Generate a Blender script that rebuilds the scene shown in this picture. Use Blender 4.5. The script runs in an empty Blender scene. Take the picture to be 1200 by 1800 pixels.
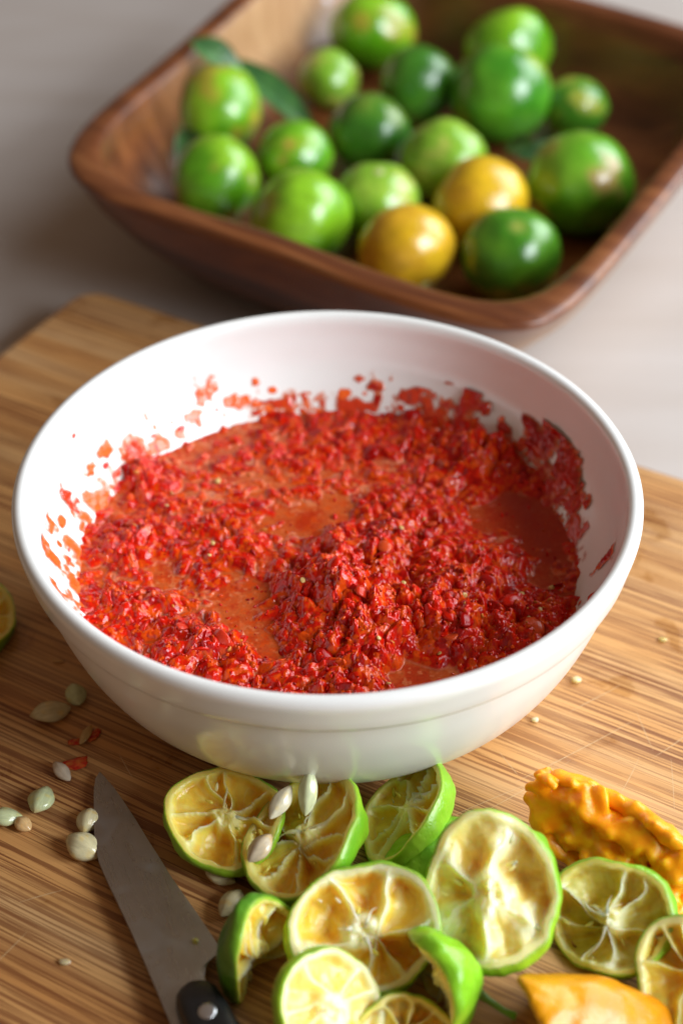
import bpy, bmesh, math, random
import numpy as np
from mathutils import Vector, Matrix

# all positions below are in centimetres; S turns them into metres
S = 0.01
R_ = math.radians
scene = bpy.context.scene
COL = scene.collection
random.seed(7)
RNG = np.random.default_rng(11)

# ------------------------------------------------------------------ camera
cam_d = bpy.data.cameras.new('camera')
cam = bpy.data.objects.new('camera', cam_d)
COL.objects.link(cam)
cam.location = (0.3912 * S, -37.2113 * S, 35.7664 * S)
cam.rotation_euler = (R_(90 - 39.4036), 0, 0)
cam_d.sensor_fit = 'HORIZONTAL'
cam_d.sensor_width = 24
cam_d.lens = 58
cam_d.clip_start = 0.01
cam_d.clip_end = 50
cam_d.dof.use_dof = True
cam_d.dof.focus_distance = 45.6 * S
cam_d.dof.aperture_fstop = 6.6
cam_d.dof.aperture_blades = 0
scene.camera = cam

# ------------------------------------------------------------------ world and light
world = bpy.data.worlds.new('World')
scene.world = world
world.use_nodes = True
bg = world.node_tree.nodes['Background']
bg.inputs['Color'].default_value = (1.0, 0.66, 0.43, 1)      # warm lamp-lit room round the table
bg.inputs['Strength'].default_value = 0.17

def area_light(name, az, el, dist, w, h, watts, colour, aim=(0, 0, 2)):
    l = bpy.data.lights.new(name, 'AREA')
    l.shape = 'RECTANGLE'; l.size = w; l.size_y = h
    l.energy = watts; l.color = colour
    o = bpy.data.objects.new(name, l); COL.objects.link(o)
    a, e = R_(az), R_(el)
    d = Vector((math.cos(a) * math.cos(e), math.sin(a) * math.cos(e), math.sin(e)))
    aim = Vector(aim) * S
    o.location = aim + d * dist
    o.rotation_euler = (-d).to_track_quat('-Z', 'Y').to_euler()
    return o
area_light('window_light', 32, 32, 1.10, 0.85, 0.70, 13, (0.88, 0.95, 1.0))          # large window to the right
area_light('side_window_light', -24, 28, 1.05, 0.55, 0.55, 17, (0.88, 0.95, 1.0))     # smaller window nearer the camera side

vs = scene.view_settings
vs.view_transform = 'Standard'; vs.look = 'None'; vs.exposure = 0; vs.gamma = 1
vs.use_curve_mapping = False
scene.cycles.use_denoising = True
scene.cycles.max_bounces = 8
scene.cycles.sample_clamp_indirect = 6

# ------------------------------------------------------------------ helpers
def _hash(i, j, k, seed):
    h = (i * 374761393 + j * 668265263 + k * 2147483647 + seed * 974711) & 0xFFFFFFFF
    h = ((h ^ (h >> 13)) * 1274126177) & 0xFFFFFFFF
    h = ((h ^ (h >> 16)) * 2246822519) & 0xFFFFFFFF
    return ((h ^ (h >> 15)) & 0xFFFFFF) / float(0xFFFFFF)

def vnoise(P, seed=0):
    """value noise in [-1, 1] at points P (n, 3)"""
    P = np.asarray(P, float)
    I = np.floor(P).astype(np.int64); F = P - I
    U = F * F * F * (F * (F * 6 - 15) + 10)
    out = 0
    for dx in (0, 1):
        for dy in (0, 1):
            for dz in (0, 1):
                w = (U[:, 0] if dx else 1 - U[:, 0]) * (U[:, 1] if dy else 1 - U[:, 1]) * (U[:, 2] if dz else 1 - U[:, 2])
                out = out + w * _hash(I[:, 0] + dx, I[:, 1] + dy, I[:, 2] + dz, seed)
    return out * 2 - 1

def fbm(P, seed=0, octaves=3):
    P = np.asarray(P, float); o = 0; a = 1; t = 0
    for k in range(octaves):
        o = o + a * vnoise(P * 2 ** k, seed + 17 * k); t += a; a *= 0.5
    return o / t

def worley(P, seed=0):
    """distance to the nearest jittered cell point, and that cell's random value; P (n, 2)"""
    P = np.asarray(P, float); I = np.floor(P).astype(np.int64)
    best = np.full(len(P), 9.0); val = np.zeros(len(P))
    z = np.zeros(len(P), np.int64)
    for dx in (-1, 0, 1):
        for dy in (-1, 0, 1):
            cx = I[:, 0] + dx; cy = I[:, 1] + dy
            px = cx + _hash(cx, cy, z, seed); py = cy + _hash(cx, cy, z, seed + 5)
            d = np.hypot(P[:, 0] - px, P[:, 1] - py)
            m = d < best
            best = np.where(m, d, best); val = np.where(m, _hash(cx, cy, z, seed + 9), val)
    return best, val

def sstep(a, b, x):
    t = np.clip((x - a) / (b - a), 0, 1)
    return t * t * (3 - 2 * t)

def mix(a, b, t):
    t = np.asarray(t)[:, None]
    return np.asarray(a) * (1 - t) + np.asarray(b) * t

def mesh(name, verts, faces, mat=None, cols=None, smooth=True):
    me = bpy.data.meshes.new(name)
    me.from_pydata((np.asarray(verts, float) * S).tolist(), [], faces if isinstance(faces, list) else faces.tolist())
    if smooth:
        me.polygons.foreach_set('use_smooth', [True] * len(me.polygons))
    if cols is not None:
        at = me.color_attributes.new('Col', 'FLOAT_COLOR', 'POINT')
        cols = np.asarray(cols); c = np.ones((len(verts), 4)); c[:, :cols.shape[1]] = cols
        at.data.foreach_set('color', c.ravel())
    if mat:
        me.materials.append(mat)
    me.update()
    return me

def obj(name, me, parent=None, loc=None, rot=None):
    o = bpy.data.objects.new(name, me); COL.objects.link(o)
    if parent: o.parent = parent
    if loc is not None: o.location = Vector(loc) * S
    if rot is not None: o.rotation_euler = rot
    return o

def tag(o, label, cat, group=None):
    o['label'] = label; o['category'] = cat
    if group: o['group'] = group
    return o

def empty(name, loc, label=None, cat=None, group=None):
    o = bpy.data.objects.new(name, None); COL.objects.link(o)
    o.location = Vector(loc) * S; o.empty_display_size = 0.01
    if label: tag(o, label, cat, group)
    return o

def grid_faces(nu, nv, closed_u=False):
    """quads of a grid stored v-major: index = v * nu + u"""
    fs = []
    for v in range(nv - 1):
        for u in range(nu if closed_u else nu - 1):
            u2 = (u + 1) % nu
            fs.append((v * nu + u, v * nu + u2, (v + 1) * nu + u2, (v + 1) * nu + u))
    return fs

def lathe(profile, n):
    a = np.linspace(0, 2 * math.pi, n, endpoint=False)
    V = np.concatenate([np.stack([r * np.cos(a), r * np.sin(a), np.full(n, z)], -1) for r, z in profile])
    return V, grid_faces(n, len(profile), True)

def smooth_profile(pts, k=6):
    """Catmull-Rom through (r, z) points"""
    P = [np.array(p, float) for p in pts]; P = [2 * P[0] - P[1]] + P + [2 * P[-1] - P[-2]]
    out = []
    for i in range(1, len(P) - 2):
        for t in np.linspace(0, 1, k, endpoint=False):
            a, b, c, d = P[i - 1], P[i], P[i + 1], P[i + 2]
            out.append(.5 * (2 * b + (c - a) * t + (2 * a - 5 * b + 4 * c - d) * t * t + (3 * b - a - 3 * c + d) * t ** 3))
    out.append(P[-2])
    return out

def ico(sub):
    bm = bmesh.new(); bmesh.ops.create_icosphere(bm, subdivisions=sub, radius=1)
    V = np.array([v.co[:] for v in bm.verts]); F = [tuple(v.index for v in f.verts) for f in bm.faces]
    bm.free(); return V, F
ICO1, ICO2, ICO3 = ico(1), ico(2), ico(3)

# ------------------------------------------------------------------ materials
class NT:
    def __init__(s, name):
        s.m = bpy.data.materials.new(name); s.m.use_nodes = True
        s.t = s.m.node_tree; s.n = s.t.nodes; s.b = s.n['Principled BSDF']
    def new(s, kind, **kw):
        n = s.n.new(kind)
        for k, v in kw.items():
            if k in n.inputs: n.inputs[k].default_value = v
            else: setattr(n, k, v)
        return n
    def link(s, a, b): s.t.links.new(a, b)
    def coords(s, scale=(1, 1, 1), out='Object'):
        tc = s.new('ShaderNodeTexCoord'); mp = s.new('ShaderNodeMapping'); mp.inputs['Scale'].default_value = scale
        s.link(tc.outputs[out], mp.inputs['Vector']); return mp.outputs['Vector']
    def noise(s, vec, scale, detail=4, rough=.5, dist=0):
        n = s.new('ShaderNodeTexNoise'); n.inputs['Scale'].default_value = scale; n.inputs['Detail'].default_value = detail
        n.inputs['Roughness'].default_value = rough; n.inputs['Distortion'].default_value = dist
        if vec is not None: s.link(vec, n.inputs['Vector'])
        return n.outputs['Fac']
    def ramp(s, fac, stops, interp='LINEAR'):
        r = s.new('ShaderNodeValToRGB'); e = r.color_ramp.elements; r.color_ramp.interpolation = interp
        while len(e) < len(stops): e.new(.5)
        for el, (p, c) in zip(e, stops):
            el.position = p; el.color = (*c, 1) if isinstance(c, tuple) else (c, c, c, 1)
        s.link(fac, r.inputs['Fac']); return r.outputs['Color']
    def mixc(s, fac, a, b, mode='MIX'):
        m = s.new('ShaderNodeMix'); m.data_type = 'RGBA'; m.blend_type = mode
        for i, v in ((0, fac), (6, a), (7, b)):
            if hasattr(v, 'node'): s.link(v, m.inputs[i])
            else: m.inputs[i].default_value = v if i == 0 else (*v, 1)
        return m.outputs[2]
    def math(s, op, a, b=0.):
        m = s.new('ShaderNodeMath'); m.operation = op
        for i, v in ((0, a), (1, b)):
            if hasattr(v, 'node'): s.link(v, m.inputs[i])
            else: m.inputs[i].default_value = v
        return m.outputs[0]
    def bump(s, height, strength, dist):
        b = s.new('ShaderNodeBump'); b.inputs['Strength'].default_value = strength; b.inputs['Distance'].default_value = dist
        s.link(height, b.inputs['Height']); s.link(b.outputs['Normal'], s.b.inputs['Normal'])
    def set(s, **kw):
        names = dict(rough='Roughness', metal='Metallic', coat='Coat Weight', coat_rough='Coat Roughness', sss='Subsurface Weight',
                     spec='Specular IOR Level', base='Base Color', radius='Subsurface Radius', sscale='Subsurface Scale', trans='Transmission Weight')
        for k, v in kw.items():
            i = s.b.inputs[names[k]]
            if hasattr(v, 'node'): s.link(v, i)
            else: i.default_value = (*v, 1) if k == 'base' else v
        return s
    def attr(s, name='Col'):
        a = s.new('ShaderNodeAttribute'); a.attribute_name = name; return a.outputs['Color']

def make_materials():
    M = {}
    # glazed white ceramic
    t = NT('white_glaze'); v = t.coords()
    t.set(base=t.ramp(t.noise(v, 45, 3), [(.3, (.795, .79, .77)), (.7, (.825, .82, .805))]), rough=.22, coat=.2, coat_rough=.1)
    t.bump(t.noise(v, 60, 2), .05, .001); M['glaze'] = t.m
    # bamboo board: fine dark fibres along local x, narrow laminated strips across y
    t = NT('bamboo'); v = t.coords()
    sep = t.new('ShaderNodeSeparateXYZ'); t.link(v, sep.inputs[0])
    strip = t.math('FLOOR', t.math('DIVIDE', sep.outputs['Y'], .0195))
    wn = t.new('ShaderNodeTexWhiteNoise'); wn.noise_dimensions = '1D'; t.link(strip, wn.inputs['W'])
    off = t.new('ShaderNodeCombineXYZ'); t.link(t.math('MULTIPLY', wn.outputs['Value'], 3.0), off.inputs['X']); t.link(t.math('MULTIPLY', wn.outputs['Value'], 1.7), off.inputs['Z'])
    add = t.new('ShaderNodeVectorMath'); add.operation = 'ADD'; t.link(v, add.inputs[0]); t.link(off.outputs[0], add.inputs[1])
    def stretch(sx, sy):
        mp = t.new('ShaderNodeMapping'); mp.inputs['Scale'].default_value = (sx, sy, 1); t.link(add.outputs[0], mp.inputs['Vector']); return mp.outputs['Vector']
    fib = t.noise(stretch(14, 1050), 1, 3, .6)
    fib2 = t.noise(stretch(9, 640), 1, 2, .5)
    broad = t.noise(stretch(5, 70), 1, 3, .5)
    dens = t.ramp(t.noise(stretch(7, 45), 1.7, 2), [(.3, .0), (.7, 1.)])
    base = t.ramp(broad, [(.3, (.56, .265, .085)), (.5, (.62, .335, .125)), (.7, (.67, .415, .195))])
    tone = t.ramp(wn.outputs['Value'], [(0, (.86, .82, .78)), (1, (1.04, 1.03, 1.0))])
    base = t.mixc(1, base, tone, 'MULTIPLY')
    m1 = t.ramp(fib, [(.505, 0.), (.545, 1.)])
    m2 = t.ramp(fib2, [(.54, 0.), (.58, 1.)])
    c = t.mixc(t.math('MULTIPLY', m1, t.math('ADD', t.math('MULTIPLY', dens, .50), .40)), base, (.155, .042, .012))
    c = t.mixc(t.math('MULTIPLY', m2, t.math('ADD', t.math('MULTIPLY', dens, .45), .18)), c, (.22, .075, .026))
    blot = t.ramp(t.noise(t.coords((18, 40, 1)), 1, 3), [(.60, 0.), (.75, 1.)])
    c = t.mixc(t.math('MULTIPLY', blot, .3), c, (.36, .15, .05))
    wet = t.ramp(t.noise(t.coords((1, 1, 1)), 34, 4, .55, .6), [(.60, 0.), (.66, 1.)])
    c = t.mixc(t.math('MULTIPLY', wet, .6), c, t.mixc(1, c, (.72, .62, .52), 'MULTIPLY'))
    t.set(base=c, rough=t.math('SUBTRACT', t.ramp(t.noise(v, 30, 3), [(.3, .38), (.7, .50)]), t.math('MULTIPLY', wet, .24)), spec=.45)
    t.bump(t.math('SUBTRACT', t.noise(stretch(30, 1400), 1, 2), t.math('MULTIPLY', m1, .4)), .35, .0003); M['bamboo'] = t.m
    # acacia tray
    t = NT('acacia'); v = t.coords((1, 1, 1))
    ws = t.coords((5, 30, 14))
    g = t.noise(ws, 2.2, 5, .55, 1.2)
    fine = t.noise(t.coords((20, 420, 200)), 1, 3)
    c = t.ramp(g, [(.25, (.055, .013, .005)), (.45, (.13, .036, .011)), (.6, (.21, .066, .020)), (.8, (.32, .13, .045))])
    c = t.mixc(t.math('MULTIPLY', t.ramp(fine, [(.45, 0.), (.7, 1.)]), .35), c, (.09, .03, .011))
    tan_wood = t.ramp(g, [(.25, (.34, .17, .075)), (.8, (.58, .36, .19))])
    c = t.mixc(t.attr(), c, tan_wood)
    t.set(base=c, rough=.33, spec=.5, coat=.15, coat_rough=.25); t.bump(fine, .15, .0004); M['acacia'] = t.m
    # table top
    t = NT('table_laminate'); v = t.coords()
    c = t.ramp(t.noise(t.coords((8, 30, 1)), 1, 4), [(.3, (.45, .395, .36)), (.7, (.50, .455, .43))])
    t.set(base=c, rough=.5, spec=.3); t.bump(t.noise(v, 900, 2), .05, .0002); M['table'] = t.m
    # steel
    t = NT('brushed_steel'); w = t.coords((40, 1800, 1)); w2 = t.coords((1, 1, 1))
    t.set(base=t.ramp(t.noise(w2, 55, 4, .6), [(.3, (.40, .40, .41)), (.7, (.52, .525, .54))]), metal=1.,
          rough=t.math('ADD', t.ramp(t.noise(w, 1, 3), [(.3, .24), (.7, .34)]), t.ramp(t.noise(w2, 95, 4, .6, .8), [(.5, .0), (.66, .16)]))); t.bump(t.noise(w, 1, 2), .06, .0002); M['steel'] = t.m
    t = NT('steel_rivet'); t.set(base=(.62, .63, .66), metal=1., rough=.35); t.bump(t.noise(t.coords(), 1800, 2), .1, .0002); M['rivet'] = t.m
    t = NT('black_handle'); t.set(base=t.ramp(t.noise(t.coords(), 300, 3), [(.3, (.010, .010, .011)), (.7, (.018, .018, .02))]), rough=.34)
    t.bump(t.noise(t.coords(), 1500, 2), .05, .0002); M['black'] = t.m
    # citrus skin, coloured per vertex, pored
    t = NT('citrus_skin'); v = t.coords()
    vo = t.new('ShaderNodeTexVoronoi'); vo.inputs['Scale'].default_value = 850; t.link(v, vo.inputs['Vector'])
    pores = t.ramp(vo.outputs['Distance'], [(.0, 0.), (.45, 1.)])
    c = t.mixc(.30, t.attr(), t.ramp(t.noise(v, 240, 3), [(.3, .55), (.7, 1.)]), 'MULTIPLY')
    t.set(base=c, rough=.33, spec=.5, sss=.2, radius=(1., .8, .3), sscale=.002)
    t.bump(t.math('ADD', pores, t.noise(v, 200, 2)), .22, .0004); M['skin'] = t.m
    M['lime_skin'] = t.m.copy(); M['lime_skin'].name = 'lime_skin'; pb = M['lime_skin'].node_tree.nodes['Principled BSDF']
    pb.inputs['Roughness'].default_value = .20; pb.inputs['Specular IOR Level'].default_value = .75
    # citrus flesh, coloured per vertex, wet
    t = NT('citrus_flesh'); v = t.coords()
    c = t.mixc(.30, t.attr(), t.ramp(t.noise(v, 700, 4), [(.3, .75), (.7, 1.)]), 'MULTIPLY')
    t.set(base=c, rough=.24, spec=.42, sss=.8, radius=(1., .7, .3), sscale=.008)
    t.bump(t.noise(v, 1000, 4, .6), .28, .0006); M['flesh'] = t.m
    t = NT('orange_pulp'); v = t.coords()
    c = t.mixc(.30, t.attr(), t.ramp(t.noise(v, 600, 4), [(.3, .7), (.7, 1.)]), 'MULTIPLY')
    t.set(base=c, rough=.42, spec=.3, sss=.8, radius=(1., .5, .12), sscale=.006)
    t.bump(t.noise(v, 800, 3, .5), .15, .0005); M['orange'] = t.m
    t = NT('ripe_peel'); v = t.coords()
    c = t.ramp(t.noise(v, 130, 3), [(.3, (.92, .32, .003)), (.7, (.95, .44, .010))])
    t.set(base=c, rough=.34, spec=.45, sss=.5, radius=(1., .5, .12), sscale=.004); t.bump(t.noise(v, 900, 2), .2, .0005); M['ripe_peel'] = t.m
    t = NT('torn_orange'); v = t.coords()
    c = t.ramp(t.noise(v, 160, 4, .6), [(.3, (.93, .25, .002)), (.5, (.96, .34, .003)), (.7, (.97, .45, .008))])
    t.set(base=c, rough=.36, spec=.35, sss=.8, radius=(1., .5, .12), sscale=.005)
    t.bump(t.noise(v, 700, 3, .5), .25, .0006); M['torn'] = t.m
    # seeds
    t = NT('seed_coat'); v = t.coords((1, 1, 1))
    c = t.mixc(.5, t.attr(), t.ramp(t.noise(t.coords((200, 1500, 1500)), 1, 3), [(.3, .6), (.7, 1.)]), 'MULTIPLY')
    t.set(base=c, rough=.19, sss=.2, radius=(1., .8, .4), sscale=.0015); t.bump(t.noise(t.coords((150, 1600, 1600)), 1, 2), .2, .0003); M['seed'] = t.m
    # chili pulp, coloured per vertex, wet
    t = NT('chili_pulp'); v = t.coords()
    c = t.mixc(.35, t.attr(), t.ramp(t.noise(v, 1100, 4, .6), [(.32, .45), (.68, 1.)]), 'MULTIPLY')
    t.set(base=c, rough=t.ramp(t.noise(v, 500, 3), [(.35, .05), (.65, .13)]), spec=.28, sss=.12, radius=(1., .25, .1), sscale=.003)
    t.bump(t.noise(v, 1100, 2, .5), .20, .0005); M['pulp'] = t.m
    t = NT('sauce_film'); v = t.coords(); at = t.new('ShaderNodeAttribute'); at.attribute_name = 'Col'
    c = t.mixc(.3, at.outputs['Color'], t.ramp(t.noise(v, 900, 4, .6), [(.32, .5), (.68, 1.)]), 'MULTIPLY')
    t.set(base=c, rough=.14, spec=.4, sss=.1, radius=(1., .25, .1), sscale=.002)
    t.link(at.outputs['Alpha'], t.b.inputs['Alpha']); t.bump(t.noise(v, 1100, 2, .5), .2, .0005); M['film'] = t.m
    # leaves
    t = NT('leaf_green'); v = t.coords()
    t.set(base=t.ramp(t.noise(v, 130, 3), [(.3, (.025, .095, .028)), (.7, (.07, .19, .045))]), rough=.35); t.bump(t.noise(v, 300, 3), .2, .0005); M['leaf'] = t.m
    t = NT('pale_thing'); t.set(base=t.ramp(t.noise(t.coords((1, 1, .1)), 300, 3), [(.3, (.55, .47, .56)), (.7, (.74, .70, .78))]), rough=.35); M['thing'] = t.m
    t = NT('scratch'); t.set(base=t.ramp(t.noise(t.coords(), 900, 2), [(.3, (.56, .36, .17)), (.7, (.62, .44, .25))]), rough=.55); M['scratch'] = t.m
    return M
M = make_materials()

# ------------------------------------------------------------------ table
def build_table():
    me = mesh('table', [(-160, -110, -2.0), (160, -110, -2.0), (160, 210, -2.0), (-160, 210, -2.0)], [(0, 1, 2, 3)], M['table'], smooth=False)
    o = obj('table', me); o['kind'] = 'structure'
build_table()

# ------------------------------------------------------------------ bamboo board
def build_board():
    W, D, T, RC = 46.0, 36.0, 1.95, 1.2
    def outline(ins):
        pts = []
        for cx, cy, a0 in ((W - RC, -RC, 0), (RC, -RC, 90), (RC, -D + RC, 180), (W - RC, -D + RC, 270)):
            for k in range(9):
                a = R_(a0 + 90 * k / 8); pts.append((cx + (RC - ins) * math.cos(a), cy + (RC - ins) * math.sin(a)))
        return pts
    V, F = [], []
    layers = [(.30, -T), (.0, -T + .3), (0, -.35), (.09, -.12), (.32, 0)]
    for ins, z in layers: V += [(x, y, z) for x, y in outline(ins)]
    n = len(outline(0)); F = grid_faces(n, len(layers), True)
    F.append(tuple(range((len(layers) - 1) * n, len(layers) * n))); F.append(tuple(reversed(range(n))))
    me = mesh('cutting_board', V, F, M['bamboo'], smooth=False)
    o = obj('cutting_board', me, loc=(-10.1, 21.05, 0), rot=(0, 0, R_(-29.5)))
    tag(o, 'bamboo cutting board with fine dark grain, under the white bowl', 'cutting board')
    # pale knife scratches
    V, F = [], []
    def scr(x, y, ang, ln, w):
        a = R_(ang); d = np.array([math.cos(a), math.sin(a)]); nrm = np.array([-d[1], d[0]])
        n = 7; b = len(V); cv = random.uniform(-.02, .02)
        for k in range(n):
            t = k / (n - 1); ww = w * math.sin(math.pi * min(max(t, .03), .97)) ** .5
            p = np.array([x, y]) + d * (t - .5) * ln + nrm * cv * ln * (4 * t * (1 - t))
            for s in (-1, 1): q = p + nrm * s * ww / 2; V.append((q[0], q[1], .004))
        for k in range(n - 1): F.append((b + 2 * k, b + 2 * k + 1, b + 2 * k + 3, b + 2 * k + 2))
    iw = o.matrix_basis.inverted()
    for x, y, a, ln, w in ((7.2, -4.6, 33, 4.4, .022), (5.6, -6.0, 36, 3.4, .02), (9.3, -3.8, 100, 1.6, .018), (8.6, -5.6, 62, 1.7, .02), (4.5, -6.5, 28, 3.0, .018),
                           (9.8, -5.9, 84, 2.0, .018), (10.2, -4.2, 40, 2.2, .02), (5.2, -5.1, 118, 1.0, .02), (6.6, -7.0, 20, 2.6, .016), (9.0, -7.6, 70, 1.4, .02),
                           (10.4, -7.0, 128, 1.3, .02), (3.9, -7.3, 44, 1.6, .018), (8.0, -2.5, 34, 2.0, .02), (-7.6, -9.8, 20, 1.2, .02), (-8.2, -11.5, 55, 1.4, .02), (-5.8, -5.2, -62, 1.0, .02)):
        p = iw @ (Vector((x, y, 0)) * S) / S
        scr(p.x, p.y, a + 29.5, ln, w)
    s = obj('knife_scratches', mesh('knife_scratches', V, F, M['scratch'], smooth=False), o); s['kind'] = 'stuff'
build_board()

# ------------------------------------------------------------------ white bowl
INNER = [(8.525, 6.2), (8.46, 5.6), (8.25, 4.75), (7.85, 4.05), (7.4, 3.45), (6.6, 2.6), (5.2, 1.5), (3.2, .95), (0.01, .85)]
def inner_r(z):
    zs = [p[1] for p in INNER][::-1]; rs = [p[0] for p in INNER][::-1]
    return np.interp(z, zs, rs)
def build_bowl():
    outer = [(.01, .12), (4.3, .12), (4.55, .0), (5.25, .0), (5.55, .17), (6.4, .68), (7.28, 1.6), (7.9, 2.7), (8.33, 3.9), (8.56, 4.85), (8.62, 5.12)]
    V1 = smooth_profile(outer[4:], 5)
    prof = [np.array(p) for p in outer[:4]] + V1 + [np.array(p) for p in ((8.64, 5.20), (8.70, 5.24), (8.80, 5.30), (8.85, 5.42), (8.90, 5.7), (8.97, 6.05), (9.0, 6.22))]
    for k in range(1, 8):
        a = math.pi * k / 8; prof.append(np.array((8.77 + .235 * math.cos(a), 6.265 + .235 * math.sin(a))))
    prof += smooth_profile(INNER, 6)
    V, F = lathe(prof, 160)
    o = obj('white_bowl', mesh('white_bowl', V, F, M['glaze'])); tag(o, 'wide white ceramic bowl holding chopped red chili sauce', 'bowl')
build_bowl()

# ------------------------------------------------------------------ chili sauce
LEVEL = 3.32
LUMPS = [(.5, -2.2, 1.05, 1.05), (-.4, -1.6, .45, .55), (1.2, .2, .50, .8), (3.4, -2.9, .70, 1.0), (3.9, -.6, .36, 1.0), (-6.0, .7, .36, .75), (-3.5, -4.0, .42, .85),
         (-5.6, -2.3, .25, .8), (.2, -5.4, .5, 1.2), (4.9, 4.9, .75, .9), (2.9, 6.0, .28, .6), (.6, 6.2, .12, .7), (-2.0, 5.8, .08, .8), (-5.9, 3.7, .45, .5), (5.9, -3.4, .45, .9),
         (-1.8, .2, .16, .7), (2.6, 2.4, .2, 1.0), (-4.1, 1.4, .10, 1.0), (1.6, -3.9, .3, .7), (6.4, 3.4, .3, .6)]
POOLS = [(-.7, 1.75, .34, .55), (.1, 2.5, .2, .45), (-1.9, .0, .18, .4), (-2.2, -1.5, .3, .42), (-2.3, -2.7, .36, .42), (-1.9, -3.8, .3, .4), (5.9, 2.6, .28, .7), (6.4, 1.2, .22, .6), (6.8, -.3, .16, .5),
         (2.3, -5.0, .45, .62), (3.3, -4.5, .2, .5), (4.6, 1.2, .12, .5), (-5.0, -.6, .2, .5), (2.3, -1.1, .25, .4)]
def dome(d): return np.clip(1 - (d / .8) ** 2, 0, 1)
def sauce_height(x, y):
    P = np.stack([x, y, np.zeros_like(x)], -1)
    w = P + .55 * np.stack([fbm(P * .9, 41, 3), fbm(P * .9, 42, 3), np.zeros_like(x)], -1)
    h = .055 - .045 * sstep(1.5, -3., x); rough = np.full_like(x, .62)
    for cx, cy, a, s in LUMPS:
        g = np.exp(-((w[:, 0] - cx) ** 2 + (w[:, 1] - cy) ** 2) / (2 * s * s)); h += a * g; rough += 1.2 * a * g
    for cx, cy, a, s in POOLS:
        g = np.exp(-((w[:, 0] - cx) ** 2 + (w[:, 1] - cy) ** 2) / (2 * s * s)); h -= a * g; rough -= .5 * g
    rough = np.clip(rough, .42, 1.35)
    h += .10 * fbm(P * 1.1, 3, 2) * np.clip(rough + .3, 0, 1)
    d1, v1 = worley(w[:, :2] * 1.9, 21); d2, v2 = worley(w[:, :2] * 4.2 + .3, 22); d3, v3 = worley(w[:, :2] * 8.5, 23)
    gm = .35 + .95 * sstep(-.35, .35, fbm(P * 1.7 + 3, 6, 2))
    wf = P + .16 * np.stack([vnoise(P * 3.1, 43), vnoise(P * 3.1, 44), np.zeros_like(x)], -1)
    bl = lambda f, sd: 2.4 * np.abs(vnoise(wf * f + sd * .37, sd)) - .7
    h += rough * (.27 * (dome(d1) - .55) * (.4 + 1.1 * v1) + .14 * fbm(wf * 2.2, 47, 2) + .07 * fbm(wf * 4.6, 48, 2) * gm + .055 * (dome(d2) - .55) * v2 * gm + .036 * (dome(d3) - .55) * (.3 + v3) + .016 * (dome(worley(wf[:, :2] * 14, 24)[0]) - .55))
    return h, rough, v1, v2, v3
CRIMSON, RED, ORANGE, FOAM = (.38, .003, .002), (.62, .011, .002), (.70, .075, .004), (.56, .10, .022)
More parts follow.
